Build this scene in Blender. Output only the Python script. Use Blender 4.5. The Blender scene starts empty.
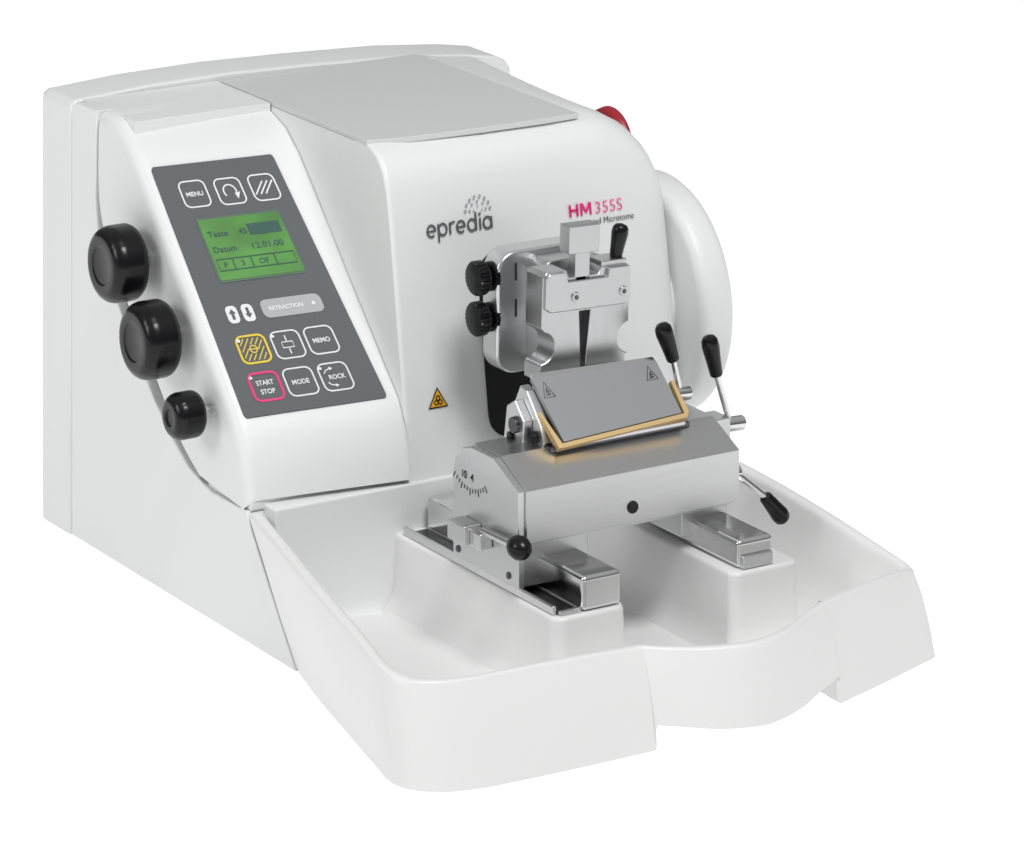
import bpy, bmesh, math
from mathutils import Vector, Matrix
S=0.001
V=Vector
scene=bpy.context.scene
COL=bpy.context.collection
# ---------------------------------------------------------------- materials
def mat(name,col,rough=.5,metal=0.,spec=.5,bump=0.,bscale=400.,stretch=None,emit=0.,coat=0.,var=0.,mottle=0.,mscale=60.):
    m=bpy.data.materials.new(name);m.use_nodes=True
    nt=m.node_tree;b=nt.nodes['Principled BSDF']
    b.inputs['Base Color'].default_value=(*col,1)
    b.inputs['Roughness'].default_value=rough
    b.inputs['Metallic'].default_value=metal
    b.inputs['Specular IOR Level'].default_value=spec
    if coat:
        b.inputs['Coat Weight'].default_value=coat;b.inputs['Coat Roughness'].default_value=.15
    if emit:
        b.inputs['Emission Color'].default_value=(*col,1);b.inputs['Emission Strength'].default_value=emit
    tc=nt.nodes.new('ShaderNodeTexCoord');mp=nt.nodes.new('ShaderNodeMapping')
    nt.links.new(tc.outputs['Object'],mp.inputs['Vector'])
    if stretch: mp.inputs['Scale'].default_value=stretch
    n=nt.nodes.new('ShaderNodeTexNoise');n.inputs['Scale'].default_value=bscale;n.inputs['Detail'].default_value=3
    nt.links.new(mp.outputs[0],n.inputs['Vector'])
    if bump:
        bp=nt.nodes.new('ShaderNodeBump');bp.inputs['Strength'].default_value=bump;bp.inputs['Distance'].default_value=.0003
        nt.links.new(n.outputs['Fac'],bp.inputs['Height']);nt.links.new(bp.outputs[0],b.inputs['Normal'])
    if var:
        r=nt.nodes.new('ShaderNodeMapRange');r.inputs['To Min'].default_value=max(.02,rough-var);r.inputs['To Max'].default_value=rough+var
        nt.links.new(n.outputs['Fac'],r.inputs['Value']);nt.links.new(r.outputs[0],b.inputs['Roughness'])
    if mottle:
        n2=nt.nodes.new('ShaderNodeTexNoise');n2.inputs['Scale'].default_value=mscale;n2.inputs['Detail'].default_value=2
        nt.links.new(mp.outputs[0],n2.inputs['Vector'])
        mx=nt.nodes.new('ShaderNodeMix');mx.data_type='RGBA'
        mx.inputs[6].default_value=(*[c*(1-mottle) for c in col],1);mx.inputs[7].default_value=(*[min(1,c*(1+mottle)) for c in col],1)
        nt.links.new(n2.outputs['Fac'],mx.inputs[0]);nt.links.new(mx.outputs[2],b.inputs['Base Color'])
    return m
WHITE=mat('white_painted_plastic',(.79,.795,.795),.42,bump=.06,bscale=900)
TRAYW=mat('white_tray_plastic',(.80,.80,.797),.38,bump=.04,bscale=900)
SHADE=mat('groove_shade',(.13,.13,.135),.8)
PLATE=mat('light_gray_plate',(.64,.645,.645),.40,bump=.05,bscale=900)
STEEL=mat('brushed_steel',(.60,.602,.605),.33,1.,bump=.05,bscale=300,stretch=(.05,1,1),var=.05)
ALU=mat('satin_aluminium',(.68,.683,.687),.32,1.,bump=.03,bscale=500,var=.04)
CLAMP=mat('machined_steel',(.56,.563,.568),.32,1.,bump=.04,bscale=260,stretch=(1,1,.1),var=.05)
CHROME=mat('polished_steel',(.72,.72,.72),.14,1.,var=.03,bscale=120)
DARKST=mat('dark_steel',(.12,.12,.125),.28,1.)
SLOT=mat('gray_slot',(.10,.10,.105),.45,.3)
BLACK=mat('black_plastic',(.005,.005,.006),.25,spec=.33,bump=.05,bscale=1200)
RUBBER=mat('black_rubber',(.012,.012,.013),.6,spec=.3)
KEY=mat('gray_keypad_foil',(.105,.112,.12),.5,spec=.3,bump=.05,bscale=1500)
KLINE=mat('keypad_print_white',(.78,.79,.8),.5)
KPILL=mat('keypad_pill_gray',(.40,.42,.43),.5)
YEL=mat('yellow_print',(.78,.58,.03),.5)
MAG=mat('magenta_print',(.76,.015,.19),.5)
MAG2=mat('pink_print',(.80,.07,.28),.5)
LCD=mat('green_lcd',(.068,.25,.034),.35,mottle=.8,mscale=26)
LCDT=mat('lcd_dark_segments',(.010,.075,.06),.4)
LCDB=mat('lcd_bezel',(.07,.14,.09),.4)
GOLD=mat('gold_anodised',(.93,.68,.33),.3,.8)
KPLT=mat('gray_ground_steel',(.33,.34,.35),.5,.6,bump=.05,bscale=500,stretch=(.1,1,1))
RED=mat('red_plastic',(.33,.008,.022),.4,coat=.1)
TXT=mat('dark_gray_print',(.10,.103,.107),.5)
DOT=mat('light_gray_print',(.36,.37,.38),.5)
ORG=mat('warning_yellow',(.85,.42,.01),.5)
BLKP=mat('black_print',(.01,.01,.01),.5)
# ---------------------------------------------------------------- mesh builder
class G:
    def __init__(s): s.bm=bmesh.new(); s.mats=[]
    def mi(s,m):
        if m not in s.mats: s.mats.append(m)
        return s.mats.index(m)
    def merge(s,t,m,M=None):
        if M is not None: t.transform(M)
        i=s.mi(m)
        for f in t.faces: f.material_index=i
        bmesh.ops.recalc_face_normals(t,faces=t.faces[:])
        me=bpy.data.meshes.new('t');t.to_mesh(me);t.free()
        s.bm.from_mesh(me);bpy.data.meshes.remove(me);return s
    def bev(s,t,b,seg=3,ang=30):
        if b>0:
            es=[e for e in t.edges if len(e.link_faces)==2 and e.calc_face_angle(0)>math.radians(ang)]
            bmesh.ops.bevel(t,geom=es,offset=b,segments=seg,profile=.5,affect='EDGES',clamp_overlap=True)
    def box(s,x0,x1,y0,y1,z0,z1,m,b=.8,M=None,seg=3):
        t=bmesh.new();bmesh.ops.create_cube(t,size=1)
        t.transform(Matrix.Translation(((x0+x1)/2,(y0+y1)/2,(z0+z1)/2))@Matrix.Diagonal((x1-x0,y1-y0,z1-z0,1)))
        s.bev(t,b,seg);return s.merge(t,m,M)
    def lathe(s,p0,ax,prof,m,n=48,M=None,knurl=0,kd=0):
        t=bmesh.new();ax=V(ax).normalized()
        u=ax.orthogonal().normalized();w=ax.cross(u)
        rings=[]
        for d,r in prof:
            c=V(p0)+ax*d;R=[]
            for i in range(n):
                rr=r-(kd if (knurl and i%knurl==0 and r>3) else 0)
                a=2*math.pi*i/n;R.append(t.verts.new(c+(u*math.cos(a)+w*math.sin(a))*max(rr,.01)))
            rings.append(R)
        for A,B in zip(rings,rings[1:]):
            for i in range(n): t.faces.new((A[i],A[(i+1)%n],B[(i+1)%n],B[i]))
        t.faces.new(rings[0]);t.faces.new(rings[-1])
        return s.merge(t,m,M)
    def cyl(s,p0,p1,r,m,n=32,b=.5,r1=None,M=None):
        p0=V(p0);p1=V(p1);L=(p1-p0).length;r1=r if r1 is None else r1
        b=min(b,r*.45,L*.3)
        return s.lathe(p0,p1-p0,[(0,r-b),(b*.3,r-b*.3),(b,r),(L-b,r1),(L-b*.3,r1-b*.3),(L,r1-b)],m,n,M)
    def prism(s,poly,axis,lo,hi,m,b=0,M=None,seg=3):
        t=bmesh.new()
        def P(q,h):
            return {'x':(h,q[0],q[1]),'y':(q[0],h,q[1]),'z':(q[0],q[1],h)}[axis]
        A=[t.verts.new(P(q,lo)) for q in poly];B=[t.verts.new(P(q,hi)) for q in poly]
        n=len(poly)
        for i in range(n): t.faces.new((A[i],A[(i+1)%n],B[(i+1)%n],B[i]))
        t.faces.new(A);t.faces.new(B)
        bmesh.ops.recalc_face_normals(t,faces=t.faces[:])
        s.bev(t,b,seg);return s.merge(t,m,M)
    def loft(s,secs,m,closed=True,caps=True):
        t=bmesh.new();R=[[t.verts.new(p) for p in q] for q in secs];n=len(secs[0])
        for A,B in zip(R,R[1:]):
            for i in range(n if closed else n-1):
                j=(i+1)%n
                try: t.faces.new((A[i],A[j],B[j],B[i]))
                except ValueError: pass
        if caps: t.faces.new(R[0]);t.faces.new(R[-1])
        bmesh.ops.remove_doubles(t,verts=t.verts[:],dist=.001)
        return s.merge(t,m)
    def slab(s,pts,N,h0,h1,m):
        N=V(N);t=bmesh.new()
        A=[t.verts.new(V(p)+N*h0) for p in pts];B=[t.verts.new(V(p)+N*h1) for p in pts];n=len(pts)
        for i in range(n): t.faces.new((A[i],A[(i+1)%n],B[(i+1)%n],B[i]))
        t.faces.new(A);t.faces.new(B);return s.merge(t,m)
    def stroke(s,pts,w,N,m,h0=.0,h1=.15,closed=False):
        N=V(N).normalized();P=[V(p) for p in pts];n=len(P);L=[];Rr=[]
        for i in range(n):
            a=P[(i-1)%n] if (closed or i>0) else P[i]
            c=P[(i+1)%n] if (closed or i<n-1) else P[i]
            d=(c-a).normalized();q=N.cross(d).normalized()*w/2
            L.append(P[i]+q);Rr.append(P[i]-q)
        t=bmesh.new()
        vs=[[t.verts.new(p+N*h) for p in X] for X in (L,Rr) for h in (h0,h1)]
        l0,l1,r0,r1=vs
        for i in range(n if closed else n-1):
            j=(i+1)%n
            t.faces.new((l1[i],l1[j],r1[j],r1[i]));t.faces.new((l0[i],l0[j],l1[j],l1[i]));t.faces.new((r0[i],r0[j],r1[j],r1[i]))
        return s.merge(t,m)
    def text(s,body,O,xd,yd,m,h=None,w=None,bold=0.,al='C',lift=.2,shear=0.):
        cu=bpy.data.curves.new('tx','FONT');cu.body=body;cu.size=1;cu.offset=bold;cu.resolution_u=4;cu.shear=shear
        o=bpy.data.objects.new('tx',cu);COL.objects.link(o);bpy.context.view_layer.update()
        me=bpy.data.meshes.new_from_object(o.evaluated_get(bpy.context.evaluated_depsgraph_get()))
        bpy.data.objects.remove(o);bpy.data.curves.remove(cu)
        t=bmesh.new();t.from_mesh(me);bpy.data.meshes.remove(me)
        xs=[v.co.x for v in t.verts];x0,x1=min(xs),max(xs)
        k=h/.7 if h else w/(x1-x0)
        kx=w/(x1-x0) if w else k
        if not h: k=kx
        off=x0 if al=='L' else (x0+x1)/2
        vo=0 if al=='L' else .35
        xd=V(xd).normalized();yd=V(yd).normalized();N=xd.cross(yd)
        for v in t.verts:
            v.co=V(O)+xd*(v.co.x-off)*kx+yd*(v.co.y-vo)*k+N*lift
        i=s.mi(m)
        for f in t.faces:
            f.material_index=i
            if f.normal.dot(N)<0: f.normal_flip()
        me=bpy.data.meshes.new('t');t.to_mesh(me);t.free();s.bm.from_mesh(me);bpy.data.meshes.remove(me)
        return s
    def done(s,name,parent,label=None,wn=True,ang=35):
        c=V((0,0,0));vs=s.bm.verts
        lo=V([min(v.co[i] for v in vs) for i in range(3)]);hi=V([max(v.co[i] for v in vs) for i in range(3)])
        c=(lo+hi)/2
        s.bm.transform(Matrix.Scale(S,4)@Matrix.Translation(-c))
        me=bpy.data.meshes.new(name);s.bm.to_mesh(me);s.bm.free()
        for m in s.mats: me.materials.append(m)
        me.polygons.foreach_set('use_smooth',[True]*len(me.polygons))
        me.set_sharp_from_angle(angle=math.radians(ang))
        o=bpy.data.objects.new(name,me);COL.objects.link(o)
        wc=c*S
        o.parent=parent
        o.location=wc-WP[parent] if parent else wc
        WP[o]=wc
        if wn:
            md=o.modifiers.new('wn','WEIGHTED_NORMAL');md.keep_sharp=True
        if label:o['label']=label
        return o
WP={}
def rrect(x0,x1,z0,z1,r,n=6):
    out=[]
    for cx,cz,a0 in ((x1-r,z1-r,0),(x0+r,z1-r,90),(x0+r,z0+r,180),(x1-r,z0+r,270)):
        for i in range(n+1):
            a=math.radians(a0+90*i/n);out.append((cx+r*math.cos(a),cz+r*math.sin(a)))
    return out
def crom(P,k):
    out=[];n=len(P)
    for i in range(n-1):
        p0=P[max(i-1,0)];p1=P[i];p2=P[i+1];p3=P[min(i+2,n-1)]
        for j in range(k):
            t=j/k
            out.append(tuple(.5*((2*b)+(-a+c)*t+(2*a-5*b+4*c-d)*t*t+(-a+3*b-3*c+d)*t**3) for a,b,c,d in zip(p0,p1,p2,p3)))
    out.append(tuple(P[-1]));return out
# ---------------------------------------------------------------- the thing
root=bpy.data.objects.new('microtome',None);root.empty_display_size=.05
COL.objects.link(root);root.location=(.165,.07,0);WP[root]=V((.165,.07,0))
root['label']='white laboratory microtome with gray keypad, steel knife holder, waste tray'
root['category']='microtome'

# rear housing (arched top)
prof=[(-2,0),(-2,309),(0,313),(4,315.5),(60,319),(130,320),(200,318),(280,314.5),(335,309),(362,304.5),(371,300),(375,294),(376,280),(376,0)]
def rearz(x):
    P=[(60,319),(130,320),(200,318),(280,314.5),(335,309),(362,304.5)]
    for (a,b),(c,d) in zip(P,P[1:]):
        if a<=x<=c: return b+(d-b)*(x-a)/(c-a)
    return 319
g=G()
secs=[]
for y,d in ((333,2),(334,.6),(336,0),(374,0),(380,1.2),(383,4)):
    secs.append([(min(max(x,-2+d),376-d),y,max(z-d,0) if z>0 else 0) for x,z in prof])
g.loft(secs,WHITE);g.done('rear_housing',root)
# side wall / base, with an open groove along the console where the knob shafts come out
GC=crom([(292,306),(291,250),(270,212),(214,155),(170,113),(138,93)],6)   # console edge
def shift(P,d):
    out=[];n=len(P)-1
    for i,p in enumerate(P):
        a=P[max(i-1,0)];b=P[min(i+1,n)];t=V((b[0]-a[0],b[1]-a[1])).normalized()
        k=min(1,max(.12,(i-3)/9.),(1 if i<n-12 else (n-i)/12.+.1))
        w=d*k
        out.append((p[0]-t.y*w,p[1]+t.x*w))
    return out
SW=shift(GC,11)
g=G()
side=[(1,0),(332,0),(332,308),(329,313),(322,315.2),(293,315.6)]+SW+[(120,88),(70,88),(66,82)]
g.prism(side,'x',-1.2,14,WHITE,b=.9)
g.box(12,350,52,332,2,92,WHITE,b=2)
g.box(8,118,250,332,90,315.2,WHITE,b=.3)
g.done('side_wall',root)
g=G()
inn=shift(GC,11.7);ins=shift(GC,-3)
g.prism(inn[8:-1]+ins[::-1][1:-8],'x',6,13,SHADE)  # dark-coloured strip added in place of the shadow inside the groove
g.done('groove_shade_strip',root,'dark strip painted as the shade inside the curved knob groove')
# hood
def hoodsec(x,d):
    f=[(50,0),(52,60),(54,89),(61.6,140),(68.3,184),(76,235),(81,266),(85,286),(90,299),(98,308),(110,313.5),(128,315)]
    cx,cz,rx,rz=294,252,60.5,63
    zt=315 if x<cx else cz+rz*math.sqrt(max(0,1-((x-cx)/rx)**2))
    zb=315 if x<290 else rearz(x)-1-(14*((x-335)/20.)**2 if x>335 else 0)+ (0 if x>310 else (310-x)/20*2)
    P=[]
    for y,z in f:
        z2=z if z<190 else 190+(z-190)*(zt-190)/125.
        P.append((y+d-.13*(z-z2),z2-(d*max(0,(z-120))/195. if x<200 else 0)))
    dd=d if x<200 else 0
    for k in (.2,.4,.6,.8): P.append((128+203*k,zt+(zb-zt)*k**.8-dd))
    P+=[(331,zb-dd),(331,0)]
    return [(x,y,z) for y,z in P]
g=G()
xs=[(119,2.2),(119.6,1),(121,.3),(123,0),(160,0),(220,0),(280,0),(294,0),(302,0),(310,0),(318,.1),(326,.4),(333,1),(339,2),(345,3.8),(349.5,6.2),(352.5,9.5),(354,13.5)]
g.loft([hoodsec(x,d) for x,d in xs],WHITE)
g.done('hood',root,ang=50)
# top plate
g=G()
g.prism([(119,328),(119,113),(150,106),(205,102.5),(260,101.5),(289,103),(289,322),(285,328)],'z',312,315.9,PLATE,b=.5)
g.done('top_plate',root,'flat light gray lid plate')
# console
L=[(300,315.5),(275,315.5),(262,313),(244,303),(227,287),(192,251),(157,216),(122,180),(88,145),(76,126),(70,108),(67,95)]
R=[(300,315),(268,314.5),(250,310),(228,302.5),(208,288),(172,252),(138,217),(102,181),(68,147),(58,128),(53,110),(51,95)]
BK=[GC[i] for i in range(len(GC)-1,-1,-1)]
def csec(x,t,d,e=0):
    P=[]
    for (a,b),(c,q) in zip(L,R):
        y=a+(c-a)*t;z=b+(q-b)*t
        P.append((x,min(y+d*.75,291-e if a>290 else 287-e),z-d*.65 if z<314 else z-d))
    P+=[(x,y-e*.7,min(z+e*.7,303)) for y,z in BK]
    return P
g=G()
cols=[(-.2,0,11,2.0),(.1,0,8,.8),(.9,0,5,0),(2.8,0,2.2,0),(5,0,.7,0),(9,0,0,0)]+[(8+111*i/8,i/8,0,0) for i in range(1,8)]+[(116,.973,0,0),(118.6,1,1.2,0)]
secs=[[V(p) for p in csec(*c)] for c in cols]
g.loft(secs,WHITE)
g.box(2,119,68,130,88,95.5,WHITE,b=1)
console=g.done('control_console',root,ang=60)
# keypad
TL,TR,BR,BL=V((8,227,287)),V((98,212,288)),V((110.6,70.5,147.5)),V((8,88,145))
KN=((TR-TL).cross(TL-BL)).normalized()
if KN.y>0: KN=-KN
def K(u,v,h=1.2):
    return (TL*(1-u)+TR*u)*(1-v)+(BL*(1-u)+BR*u)*v+KN*h
def kframe(u,v):
    xd=(K(u+.01,v)-K(u-.01,v)).normalized();yd=(K(u,v-.01)-K(u,v+.01)).normalized();return xd,yd
g=G()
o=[K(u,v,0) for u,v in rrect(0,1,0,1,.02)]
g.slab(o,KN,-2.5,1.2,KEY);keypad=g.done('keypad',console,'dark gray membrane keypad')
g=G()
g.slab([K(u,v,0) for u,v in rrect(.185,.845,.225,.485,.02)],KN,.6,1.5,LCDB)
g.slab([K(u,v,0) for u,v in rrect(.197,.832,.233,.477,.012)],KN,1.0,1.8,LCD)
def kt(g,s,u,v,h,m=KLINE,w=None,bold=.0,al='C',lift=1.4):
    xd,yd=kframe(u,v);g.text(s,K(u,v,lift),xd,yd,m,h=h,w=w,bold=bold,al=al,lift=.05)
kt(g,'Teste',.23,.305,4.6,LCDT,15,.01,'L',2.0);kt(g,'45',.47,.305,4.6,LCDT,6,.01,'L',2.0)
g.slab([K(u,v,0) for u,v in rrect(.55,.80,.268,.313,.003)],KN,1.8,2.0,LCDT)
kt(g,'Datum',.23,.367,4.6,LCDT,17,.01,'L',2.0);kt(g,'12.01.00',.53,.367,4.6,LCDT,23,.01,'L',2.0)
g.stroke([K(u,v,2.0) for u,v in ((.22,.395),(.81,.395),(.81,.44),(.22,.44))],.7,KN,LCDT,closed=True)
for u in (.34,.48,.66): g.stroke([K(u,.395,2),K(u,.44,2)],.7,KN,LCDT)
kt(g,'P',.28,.418,4.2,LCDT,None,.01,'C',2.0);kt(g,'3',.41,.418,4.2,LCDT,None,.01,'C',2.0);kt(g,'OF',.57,.418,4.2,LCDT,None,.01,'C',2.0)
g.done('screen',console,'green LCD screen with dark text',wn=False)
def rr2(u0,u1,v0,v1,ru=.045,rv=.023):
    out=[]
    for cx,cz,a0 in ((u1-ru,v1-rv,0),(u0+ru,v1-rv,90),(u0+ru,v0+rv,180),(u1-ru,v0+rv,270)):
        for i in range(6):
            a=math.radians(a0+90*i/5);out.append((cx+ru*math.cos(a),cz+rv*math.sin(a)))
    return out
def button(u,v,w,h,m,fn,sw=1.1):
    g=G()
    g.stroke([K(a,b,1.2) for a,b in rr2(u-w/2,u+w/2,v-h/2,v+h/2)],sw,KN,m,0,.35,closed=True)
    if fn: fn(g)
    g.done('button',console,wn=False)
BW,BH=.205,.105
button(.26,.125,BW,BH,KLINE,lambda g:kt(g,'MENU',.26,.125,3.5,KLINE,12.5,.025))
def fr(g):
    u,v=.54,.13
    pts=[K(u+.05*math.cos(a),v+.027*math.sin(a),1.25) for a in [math.radians(d) for d in range(140,401,20)]]
    g.stroke(pts,1.1,KN,KLINE)
    g.slab([K(u+.03,v+.010,0),K(u+.075,v+.006,0),K(u+.043,v+.034,0)],KN,1.2,1.5,KLINE)
button(.54,.13,BW,BH,KLINE,fr)
def fh(g):
    for d in (-.04,0,.04):
        g.stroke([K(.815+d-.045,.13+.026,1.25),K(.815+d+.045,.13-.026,1.25)],1.1,KN,KLINE)
button(.815,.13,BW,BH,KLINE,fh)
for u,sg in ((.185,-1),(.30,1)):
    g=G();v=.61
    g.slab([K(a,b,0) for a,b in rr2(u-.042,u+.042,v-.034,v+.034,.03,.018)],KN,1.2,1.5,KLINE)
    g.slab([K(u-.025,v+sg*.003,0),K(u+.025,v+sg*.003,0),K(u,v+sg*.021,0)],KN,1.4,1.75,KEY)
    g.stroke([K(u,v-sg*.02,1.5),K(u,v+sg*.005,1.5)],2.0,KN,KEY,0,.25)
    g.done('button',console,wn=False)
g=G()
g.slab([K(a,b,0) for a,b in rr2(.405,.855,.605-.036,.605+.036)],KN,1.2,1.5,KPILL)
kt(g,'RETRACTION',.585,.605,3.0,KLINE,25,.025,'C',1.55)
g.slab([K(.79+.013*math.cos(a*.7),.605+.007*math.sin(a*.7),0) for a in range(9)],KN,1.5,1.7,KLINE)
g.done('button',console,wn=False)
def fy(g):
    u,v=.235,.75;a,b=.082,.043
    for k in range(-4,5):
        c=k*.036
        pts=[]
        for t in [i/40*0.1-.05 for i in range(41)]:
            du=c+1.3*t;dv=-t*.9
            if abs(du)<=a and abs(dv)<=b: pts.append((du,dv))
        if len(pts)>2:
            g.stroke([K(u+pts[0][0],v+pts[0][1],1.2),K(u+pts[-1][0],v+pts[-1][1],1.2)],.8,KN,YEL,0,.15)
    g.slab([K(u+.04*math.cos(q),v+.02*math.sin(q),0) for q in [i*math.pi/6 for i in range(12)]],KN,1.3,1.5,KEY)
    g.stroke([K(u+.026*math.cos(q),v+.014*math.sin(q),1.5) for q in [i*math.pi/6 for i in range(12)]],.9,KN,YEL,closed=True)
    g.stroke([K(u-.045,v,1.5),K(u+.045,v,1.5)],.8,KN,YEL)
    g.slab([K(u-.085+.014*math.cos(q),v-.037+.007*math.sin(q),0) for q in [i*math.pi/5 for i in range(10)]],KN,1.5,1.8,KLINE)
button(.235,.75,BW,BH,YEL,fy,sw=1.5)
def fi(g):
    u,v=.485,.75
    g.stroke([K(a,b,1.25) for a,b in ((u-.04,v-.011),(u+.04,v-.011),(u+.04,v+.011),(u-.04,v+.011))],.8,KN,KLINE,closed=True)
    g.stroke([K(u,v-.036,1.25),K(u,v-.014,1.25)],.9,KN,KLINE);g.stroke([K(u,v+.014,1.25),K(u,v+.036,1.25)],.9,KN,KLINE)
    g.slab([K(u-.085+.012*math.cos(a),v-.037+.006*math.sin(a),0) for a in [i*math.pi/5 for i in range(10)]],KN,1.5,1.8,KLINE)
button(.485,.75,BW,BH,KLINE,fi)
button(.73,.75,BW,BH,KLINE,lambda g:kt(g,'MEMO',.73,.75,3.5,KLINE,12.5,.025))
def fs(g):
    kt(g,'START',.22,.88,3.5,KLINE,12.5,.025);kt(g,'STOP',.22,.914,3.5,KLINE,10.5,.025)
    g.slab([K(.135+.012*math.cos(a),.858+.006*math.sin(a),0) for a in [i*math.pi/5 for i in range(10)]],KN,1.5,1.8,KLINE)
button(.22,.895,BW,BH,MAG,fs,sw=1.7)
button(.465,.895,BW,BH,KLINE,lambda g:kt(g,'MODE',.465,.895,3.5,KLINE,12.5,.025))
def fro(g):
    u,v=.715,.895
    kt(g,'ROCK',u+.012,v,3.4,KLINE,12,.025)
    g.stroke([K(u-.07,v-.016,1.25),K(u-.05,v-.028,1.25),K(u-.02,v-.033,1.25)],.8,KN,KLINE)
    g.slab([K(u-.022,v-.040,0),K(u-.022,v-.026,0),K(u+.002,v-.033,0)],KN,1.2,1.5,KLINE)
    g.stroke([K(u-.02,v+.033,1.25),K(u-.05,v+.028,1.25),K(u-.066,v+.018,1.25)],.8,KN,KLINE)
    g.slab([K(u-.022,v+.040,0),K(u-.022,v+.026,0),K(u+.002,v+.033,0)],KN,1.2,1.5,KLINE)
    g.slab([K(u-.085+.012*math.cos(a),v-.037+.006*math.sin(a),0) for a in [i*math.pi/5 for i in range(10)]],KN,1.5,1.8,KLINE)
button(.715,.895,BW,BH,KLINE,fro)

# side knobs
for (y,z,r,xo,xi) in ((218,226,26.8,-36,-9),(169.5,184,26.8,-36,-9),(123,143,16,-32,-9)):
    g=G();T=xi-xo
    prof=[];rb=T*.25
    for k in range(0,8):
        a=math.radians(90*k/7);prof.append((rb*(1-math.cos(a)),r-rb*.9*(1-math.sin(a))))
    rr=T*.38
    for k in range(0,13):
        a=math.radians(90*k/12);prof.append((T-rr+rr*math.sin(a),r-rr*.8*(1-math.cos(a))))
    prof+=[(T,(r-rr)*.86),(T-.5,(r-rr)*.8),(T-1.2,(r-rr)*.74),(T-1.4,.3)]
    g.lathe((xi,y,z),(-1,0,0),prof,BLACK,96,knurl=12,kd=.22)
    g.cyl((6,y,z),(xi+1,y,z),r*.3,CHROME)
    g.done('hand_knob',root,ang=50)
# handwheel
g=G()
g.cyl((345,125,170),(356,125,170),50,WHITE,64,1)
g.lathe((353.5,125,171),(1,0,0),[(0,20),(0,79),(.5,82),(1.6,84.2),(3.4,85.9),(6,87.0),(9.5,87.5),(14,87.6),(20,87.5),(24,86.4),(27,84),(29,80),(30,74),(30.2,.5)],WHITE,160)
g.done('handwheel',root,'large white round handwheel',ang=60)
# emergency button
g=G()
g.lathe((333,130,283),(1,0,0),[(-10,24),(1,26.4)]+[(1+9*math.sin(math.radians(a)),26.4*math.cos(math.radians(a))+.2) for a in range(6,91,7)],RED,96)
g.done('emergency_button',root,'red emergency button half hidden behind the shoulder',ang=80)

# ---------------- tray
ST=[((0,-1,0),(0,66,88)),((-13,-50,0),(-11,12,85)),((-29,-120,0),(-26,-65,79)),((-40,-170,0),(-38,-140,72)),
((-46,-198,0),(-44,-183,67)),((-43,-216,0),(-38,-205,64)),((-30,-230,0),(-23,-215,63)),((-8,-238,0),(-4,-219,62)),((20,-241,0),(20,-221,62)),
((70,-243,0),(70,-224,62)),((118,-243.5,0),(112,-226,61)),((124.5,-243.6,0),(124,-227,61)),((125.5,-243.8,16),(126,-227.5,61)),((140,-250,14),(140,-236,60)),
((165,-261,11),(163,-250,60)),((195,-267,10),(194,-258,60)),((225,-260,12),(224,-252,61)),((250,-248,15),(248,-239,62)),((271,-239.5,18),(270,-228,63)),((272,-239,0),(272,-227,63)),
((318,-224,0),(316,-213,62.5)),((360,-209,0),(352,-201,61)),((374,-204,0),(362,-198,60)),((380,-198,0),(366,-192,60.5)),((382,-180,0),(365,-174,64)),((380,-120,0),(358,-110,76)),((374,-60,0),(351,-50,85)),((366,0,0),(345,0,90)),((360,60,0),(342,52,92))]
kk=6
OB=crom([a for a,b in ST],kk);OT=crom([b for a,b in ST],kk)
zl=[]
for i in range(len(ST)-1):
    for j in range(kk): zl.append(ST[i][0][2]*(1-j/kk)+ST[i+1][0][2]*j/kk)
zl.append(0)
FL=10
secs=[]
for (ob,ot,z) in zip(OB,OT,zl):
    ob=V((ob[0],ob[1],z));ot=V(ot)
    c=V((min(max(ot.x,100),265),min(max(ot.y,-120),40),ot.z));d=(c-ot);d.z=0
    Lc=max(d.length,60);d.normalize()
    def q(s,z): p=ot+d*s;return V((p.x,p.y,z))
    zt=ot.z
    sec=[ob,ob.lerp(ot,.35)-d*1.2,ob.lerp(ot,.7)-d*1.2,V((ot.x,ot.y,zt-4))-d*.3,q(.4,zt-1.4),q(1.6,zt-.3),q(3.5,zt),q(6.5,zt-.2),q(8.5,zt-1.2),q(10,zt-3.5)]
    s0=10.;z0=zt-3.5
    for s in (.03,.06,.1,.15,.21,.28,.36,.46,.57,.7,.85,1.0):
        sec.append(q(s0+(Lc-s0)*s,FL+(z0-FL)*(1-s)**4.0))
    sec.append(V((175,-50,FL)))
    secs.append(sec)
g=G();g.loft(secs,TRAYW,closed=False,caps=False)
g.prism([(-36,-200),(-20,-222),(10,-232),(118,-237),(118,-100),(-20,-100)],'z',0,9.5,TRAYW)
g.prism([(273.5,-233),(318,-220),(358,-205),(368,-190),(368,-80),(273.5,-80)],'z',0.2,9.5,TRAYW)
g.prism([(272.9,-236),(300,-227),(300,-219),(272.9,-223)],'z',0.1,19,TRAYW)
def ped(x0,x1,zt=60,r=7,y0=-154):
    ss=[]
    for z,d in ((8,11),(13,6),(20,2.8),(30,.9),(zt-8,0),(zt-3,.2),(zt-1,.9),(zt,2.4)):
        ss.append([(x,y,z) for x,y in rrect(x0-(d if z<40 else -d),x1+(d if z<40 else -d),y0-(d if z<40 else -d),60,r,8)])
    g.loft(ss,TRAYW)
ped(106,163,60,10);ped(246,301,65,8)
g.done('waste_tray',root,'wide white scooped waste tray with bowed front',ang=60)

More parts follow.
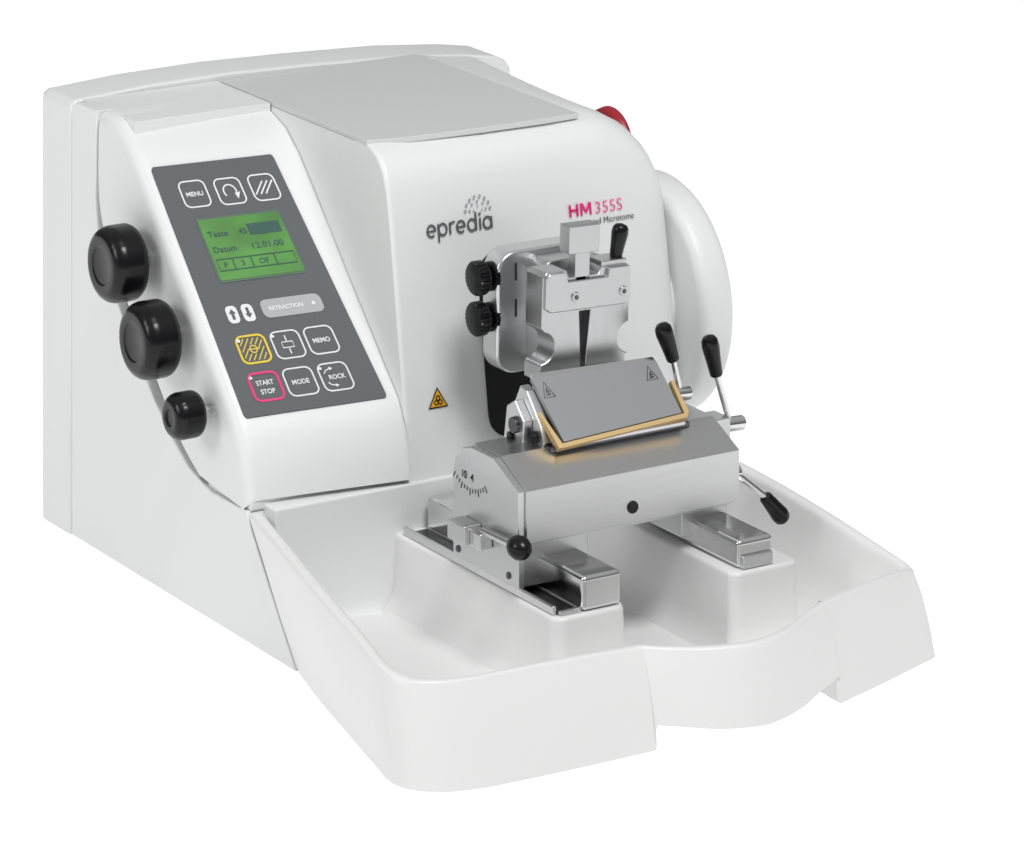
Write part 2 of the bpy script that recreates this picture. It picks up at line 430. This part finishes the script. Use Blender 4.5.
# ---------------- rails
g=G()
g.box(128.5,159,-151,48,60.2,83,CHROME,b=3.2,seg=6)
g.box(111.5,128.4,-146,46,60.1,61,DARKST,b=.3)
g.box(108.5,111.5,-146,46,60.1,66,CHROME,b=1)
g.box(112,128.3,-149.5,-146,60.2,63,ALU,b=.6)
g.done('guide_rail',root)
g=G()
g.box(254,283,-148,48,65.2,84,CHROME,b=3.2,seg=6)
g.box(256,281,-151,-120,65.4,74,ALU,b=1.2)
g.done('guide_rail',root)
# ---------------- knife carrier
g=G()
g.prism([(-108,95),(-108,130.5),(-76,145.5),(-42,145.5),(-38,142),(-38,95)],'x',112,283,STEEL,b=.45,seg=1)
g.box(116,278,-98,-48,90,95.3,ALU,b=.5)
g.box(112.4,166,-100,-23,64,94.6,ALU,b=1.5)
g.box(246,284,-92,-30,72,94.6,ALU,b=1.5)
g.prism([(-106,66),(-106,130.2),(-75,144.6),(-46,144.6),(-34,141),(-26,133),(-23,122),(-23,66)],'x',107,112.2,ALU,b=.5,seg=1)
g.box(283,309,-60,-40,116,136,STEEL,b=1)
carrier=g.done('knife_carrier',root,ang=22)
g=G();g.cyl((196,-109.2,106),(196,-106,106),4.2,BLACK);g.done('screw',carrier)
g=G()
g.text('10',(106.8,-38,124.5),(0,-1,0),(0,0,1),BLKP,h=5.2,bold=.01,lift=.15)
g.text('4',(106.8,-47.5,124.5),(0,-1,0),(0,0,1),BLKP,h=5.2,bold=.01,lift=.15)
for i in range(13):
    a=math.radians(-90+6.0*(i-6));cy,cz=-45,149;r=32
    l=5 if (i-6)%3==0 else 3
    g.stroke([(106.8,cy+r*math.cos(a),cz+r*math.sin(a)),(106.8,cy+(r+l)*math.cos(a),cz+(r+l)*math.sin(a))],.55,(-1,0,0),BLKP)
g.done('angle_scale',carrier,wn=False)
g=G()
g.box(93,106.8,-60,-38,84,97,ALU,b=1.2);g.box(97,106.8,-74,-60.2,84,95,CHROME,b=1.2)
g.cyl((102,-70,96),(103,-108,96.5),2.8,CHROME)
g.lathe((103,-104,96.5),(0,-1,0),[(0,3),(2,5.5),(6,7.6),(11,8),(15,6.6),(18,3.5),(19,.3)],BLACK)
g.done('clamping_lever',carrier)
for y,z in ((-30,72),(-94,72)):
    g=G();g.cyl((106,y,z),(108,y,z),2.4,DARKST);g.done('screw',carrier)
# ---------------- knife holder
g=G()
g.box(148,260,-82,-40,143,146.5,DARKST,b=.6)
g.box(152,254,-86,-38,145.8,149,ALU,b=.8)
pr=[(-84,147),(-81,149),(-52,177),(-48,180),(-42,176),(-36,160),(-34,147)]
g.prism(pr,'x',157,248,STEEL,b=1)
g.prism([(-72,143),(-76,148),(-72,158),(-54,178),(-46,180),(-38,166),(-34,143)],'x',146,153,ALU,b=.8)
g.prism([(-60,143),(-62,160),(-50,172),(-40,166),(-36,143)],'x',139,145.8,ALU,b=.8)
g.cyl((136,-52,156),(140,-52,156),5.5,DARKST);g.cyl((143,-66,150),(147,-66,150),4.0,BLACK);g.cyl((137,-46,147),(140,-46,147),3.2,BLACK)
g.box(134,146,-70,-44,140,145,BLACK,b=1.5)
g.box(250,262,-60,-34,143,164,ALU,b=1)
holder=g.done('knife_holder',root)
PB,PR_,PT,PTL=V((156,-84,149)),V((251,-84,153.5)),V((252,-51,180.5)),V((151,-51,184))
PN=((PR_-PB).cross(PTL-PB)).normalized()
if PN.y>0:PN=-PN
g=G();g.slab([PB,PR_,PT,PTL],PN,-1,2,KPLT);
g.slab([PTL+V((1,0,0)),PT,PT+V((-1,2.5,2.5)),PTL+V((2,2.5,2.5))],PN,-1.5,1.4,CHROME)
def pp(u,w): return (PB*(1-u)+PR_*u)*(1-w)+(PTL*(1-u)+PT*u)*w
for cu_ in (.07,.91):
    w0=.80;du=.045
    def tp(a,b): return pp(cu_+du*a+.03*b,w0+b)+PN*2.05
    g.stroke([tp(-1,-.12),tp(1,-.12),tp(0,.12)],.55,PN,BLKP,0,.1,closed=True)
    g.stroke([tp(-.4,-.085),tp(.4,-.07)],.7,PN,BLKP,0,.1)
    g.stroke([tp(-.2,-.05),tp(.1,.02)],.8,PN,BLKP,0,.12)
    g.stroke([tp(.05,-.05),tp(.3,-.02)],.7,PN,BLKP,0,.11)
g.done('pressure_plate',holder,'gray ground steel pressure plate with warning triangles')
g=G()
xd=(PR_-PB).normalized();yd=(PTL-PB);yd=(yd-xd*yd.dot(xd)).normalized()
def gb(pts,h0,h1):
    g.slab([PB+xd*a+yd*b for a,b in pts],PN,h0,h1,GOLD)
gb([(-4.5,-3.8),(98.5,-3.8),(98.5,-.8),(-2,-.8)],-3,2.0)
gb([(-5,-3.8),(-1.2,-.8),(-7,24),(-8.2,24)],-3,1.4)
gb([(98.5,-3.8),(101.3,0),(100.5,24),(98.2,24),(97.2,-.8)],-3,1.4)
g.done('gold_edge',holder,'gold anodised frame edge')
def lever(a,b,c,parent,rr=2.2,rg=6.3,hub=None):
    g=G();a,b,c=V(a),V(b),V(c)
    g.cyl(a,b,rr,CHROME);ax=(c-b);L_=ax.length
    g.lathe(b,ax,[(0,rg*.6),(1,rg*.72),(L_*.4,rg*.85),(L_*.72,rg),(L_*.88,rg*.92),(L_*.96,rg*.65),(L_,.3)],BLACK,32)
    if hub: g.cyl(hub[0],hub[1],hub[2],CHROME,b=1)
    g.done('lever',parent)
lever((274,-50,154),(268,-50,179),(258,-50,206),holder,hub=((258,-50,156),(281,-50,155),5.0))
lever((314,-50,132),(304,-50,163),(297,-50,192),holder,hub=((306,-50,128),(326,-50,127),5.2))
lever((284,-104,112),(304,-108,95),(320,-109,76),carrier,hub=((280,-100,113),(287,-100,112),6))
# ---------------- specimen head
def hy(z,o=0): return 54+.15*(z-89)-o
g=G()
oz=[(x,hy(z),z) for x,z in rrect(186,230,110,235,16)]
g.slab(oz,(0,-1,.15),-2,1.2,RUBBER);g.done('slot_cover',root,'black rubber cover of the head slot')
g=G()
g.box(198,236,32,80,186,232,DARKST,b=3)
g.prism(rrect(165,242,168,252,15,10),'y',14,34,ALU,b=2.2,seg=4)
g.prism(rrect(188,240,172,248,9),'y',-7.8,14,CLAMP,b=1)
for z in (238,213):
    g.box(179.4,180.8,13.4,14.4,z-6,z+6,BLKP,b=0)
head=g.done('specimen_head',root)
g=G()
T=Matrix.Translation((208,0,210))@Matrix.Rotation(math.radians(2),4,'Y')@Matrix.Translation((-208,0,-210))
def arc(cx,cz,r,a0,a1,n=8): return [(cx+r*math.cos(math.radians(a0+(a1-a0)*i/n)),cz+r*math.sin(math.radians(a0+(a1-a0)*i/n))) for i in range(n+1)]
outl=[(206.5,172),(174,172),(174,183)]+arc(174,195,11,-80,80,14)+[(174,208),(174,243),(177,246),(193,246),(195,241),(209.5,241),(209.5,217),(204.3,217),(206.5,184)]
outr=[(210.6,172),(210.6,184),(213.5,217),(209.6,217),(209.6,241),(219,241),(221,245.5),(243,245.5),(245,243),(245,208)]+arc(247,195,11,100,260,14)+[(243,183),(243,172)]
g.prism(outl,'y',-29,-8.2,CLAMP,b=.45,seg=1,M=T)
g.prism(outr,'y',-29,-8.2,CLAMP,b=.45,seg=1,M=T)
g.prism([(175,222),(175,243),(178,245.5),(191,245.5),(193,239),(225,239),(226,245),(243,245),(244,242),(244,222),(240,219),(179,219)],'y',-32,-28.5,CLAMP,b=.6,seg=1,M=T)
g.prism([(202,218),(216,218),(212,176),(206,176)],'y',-20,-8.5,SLOT,b=.3,M=T)
g.prism([(184,166),(188,175),(232,175),(236,166)],'y',-40,-8,CLAMP,b=.8,M=T)
g.box(192,226,-33,-20,175.3,180,CLAMP,b=.5,M=T)
g.cyl((209,-34,177.5),(209,-32,177.5),1.6,DARKST,M=T)
for x in (199,238):
    g.cyl((x,-33.2,228),(x,-31,228),3.4,CLAMP,M=T);g.cyl((x,-33.6,228),(x,-32.6,228),1.7,DARKST,M=T)
g.box(193.5,218,-31,-18,257,276,CLAMP,b=.8,M=T);g.box(200,212,-29,-20,238,258,CLAMP,b=.8,M=T)
g.box(222,243,-28,-10,244,249,CLAMP,b=.8,M=T)
g.done('specimen_clamp',head,ang=28)
for z in (235,207):
    g=G()
    g.cyl((170,23,z),(162,23,z),4,CHROME)
    g.lathe((168.5,23,z),(-1,0,0),[(0,8),(1,10),(5,10),(6,7),(8,7),(9,11),(10.5,11.8),(16,11.8),(17.4,10.6),(18,7),(17.8,.3)],BLACK,96,knurl=4,kd=.7)
    g.done('adjusting_knob',head)
lever((236,-20,240),(240,-20,247),(245,-20,270),head,2.4,6.0)
# ---------------- lettering on the hood
xh=V((1,0,0));yh=V((0,.15,1)).normalized()
def hp(x,z): return V((x,hy(z),z))+V((0,-1,.15))*.6
HN=V((0,-1,.15))
g=G()
cnt=[0]
X0_,Z0_=147.5,251.3
def st(pts,w=1.5):
    cnt[0]+=1
    g.stroke([hp(X0_+x*.965,Z0_+z) for x,z in pts],w,HN,TXT,0,.08+.012*cnt[0])
def el(cx,a0,a1,rx=3.35,rz=3.9,cz=4.1,n=18):
    return [(cx+rx*math.cos(math.radians(a0+(a1-a0)*i/n)),cz+rz*math.sin(math.radians(a0+(a1-a0)*i/n))) for i in range(n+1)]
def e_(cx): st(el(cx,0,312));st([(cx-3.3,4.0),(cx+3.9,4.0)],1.3)
e_(3.6)
st([(9.6,-4.2),(9.6,8.2)]);st(el(13.2,0,360))
st([(19.4,0),(19.4,8.2)]);st(el(22.6,165,70,3.2,3.9,4.1,8))
e_(28.6)
st(el(38,0,360));st([(41.5,0),(41.5,12.6)])
st([(45.0,0),(45.0,8.0)]);st([(45.0,9.8),(45.0,11.6)],1.8)
st(el(51.2,0,360));st([(54.7,0),(54.7,8.1)])
for R_,n,rad in ((3.4,3,.6),(6.6,5,.85),(10.2,8,1.05)):
    for i in range(n):
        a=math.radians(4+172*i/(n-1));c=(189.8+R_*math.cos(a),264.5+R_*.95*math.sin(a))
        g.slab([hp(c[0]+rad*math.cos(t),c[1]+rad*math.sin(t)) for t in [k*math.pi/8 for k in range(16)]],HN,0,.15,DOT)
g.done('brand_lettering',root,wn=False)
g=G()
def hs(pts,w): g.stroke([hp(x,z) for x,z in pts],w,HN,MAG,.0,.12)
zb,zt_=249.5,258
hs([(266,zb),(266,zt_)],1.8);hs([(272,zb),(272,zt_)],1.8);hs([(266,253.9),(272,253.9)],1.6)
hs([(275.4,zb),(275.4,zt_)],1.7);hs([(283,zb),(283,zt_)],1.7)
g.slab([hp(274.8,zt_),hp(276.9,zt_),hp(279.9,251.6),hp(278.5,251.0)][::-1],HN,.03,.16,MAG)
g.slab([hp(283.6,zt_),hp(281.5,zt_),hp(278.5,251.6),hp(279.9,251.0)],HN,.05,.18,MAG)
g.text('355S',hp(287.2,249.5),xh,yh,MAG2,h=8.2,w=22.8,bold=-.01,al='L',lift=.1)
g.text('Automated Microtome',hp(265,242.3),xh,yh,BLKP,h=4.2,w=54,bold=.0,al='L',lift=.1)
g.done('model_lettering',root,wn=False)
g=G()
cx,cz=146,144
tr=[hp(cx-8,cz-6.5),hp(cx+8,cz-6.5),hp(cx,cz+7.5)]
g.slab(tr,HN,0,.15,BLKP)
g.slab([hp(cx-6.4,cz-5.5),hp(cx+6.4,cz-5.5),hp(cx,cz+5.6)],HN,.15,.3,ORG)
for k in range(3):
    a=math.radians(90+120*k);c0=(cx+1.9*math.cos(a),cz-1.8+1.9*math.sin(a))
    g.stroke([hp(c0[0]+1.5*math.cos(t),c0[1]+1.5*math.sin(t))+V((0,-.4,.05)) for t in [j*math.pi/5 for j in range(10)]],.8,HN,BLKP,closed=True)
g.done('warning_label',root,'yellow triangular biohazard label',wn=False)

# ---------------------------------------------------------------- ground
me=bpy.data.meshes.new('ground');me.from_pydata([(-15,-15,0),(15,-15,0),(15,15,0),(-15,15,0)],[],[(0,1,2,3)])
gm=bpy.data.materials.new('white_glowing_ground');gm.use_nodes=True;nt=gm.node_tree;b=nt.nodes['Principled BSDF']
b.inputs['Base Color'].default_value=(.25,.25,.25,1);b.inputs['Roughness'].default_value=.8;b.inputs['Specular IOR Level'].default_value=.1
b.inputs['Emission Color'].default_value=(1,1,1,1);b.inputs['Emission Strength'].default_value=.93  # glow added to the ground so it stays pure white; no real lamp
me.materials.append(gm);go=bpy.data.objects.new('ground',me);COL.objects.link(go);go['kind']='structure';go['label']='plain white seamless ground with added glow'
# ---------------------------------------------------------------- world + lamps
w=bpy.data.worlds.new('World');scene.world=w;w.use_nodes=True;nt=w.node_tree;bg=nt.nodes['Background']
tc=nt.nodes.new('ShaderNodeTexCoord');sp=nt.nodes.new('ShaderNodeSeparateXYZ');rp=nt.nodes.new('ShaderNodeValToRGB')
nt.links.new(tc.outputs['Generated'],sp.inputs[0]);nt.links.new(sp.outputs['Z'],rp.inputs[0]);nt.links.new(rp.outputs[0],bg.inputs[0])
e=rp.color_ramp.elements;e[0].position=0;e[0].color=(.09,.092,.096,1);e[1].position=.75;e[1].color=(1,1,1,1)
bg.inputs[1].default_value=.44
def area(loc,tgt,size,power):
    l=bpy.data.lights.new('softbox','AREA');l.shape='RECTANGLE';l.size=size[0];l.size_y=size[1];l.energy=power
    o=bpy.data.objects.new('softbox',l);COL.objects.link(o);o.location=loc
    o.rotation_euler=(V(tgt)-V(loc)).to_track_quat('-Z','Y').to_euler()
area((.0,-1.2,2.2),(.15,.0,.15),(.8,.6),34)
area((-2.0,.1,1.2),(.1,.1,.15),(.8,.8),12)
# ---------------------------------------------------------------- camera
cam=bpy.data.cameras.new('camera');co=bpy.data.objects.new('camera',cam);COL.objects.link(co)
co.location=(-1.5432,-2.7384,1.1147);co.rotation_euler=(math.radians(90),0,-math.atan2(.53,.848))
cam.sensor_width=36;cam.lens=4710/1024*36;cam.shift_y=-(1000+424.5)/1024;cam.clip_end=100
scene.camera=co
scene.view_settings.view_transform='Standard'
scene.view_settings.look='None'
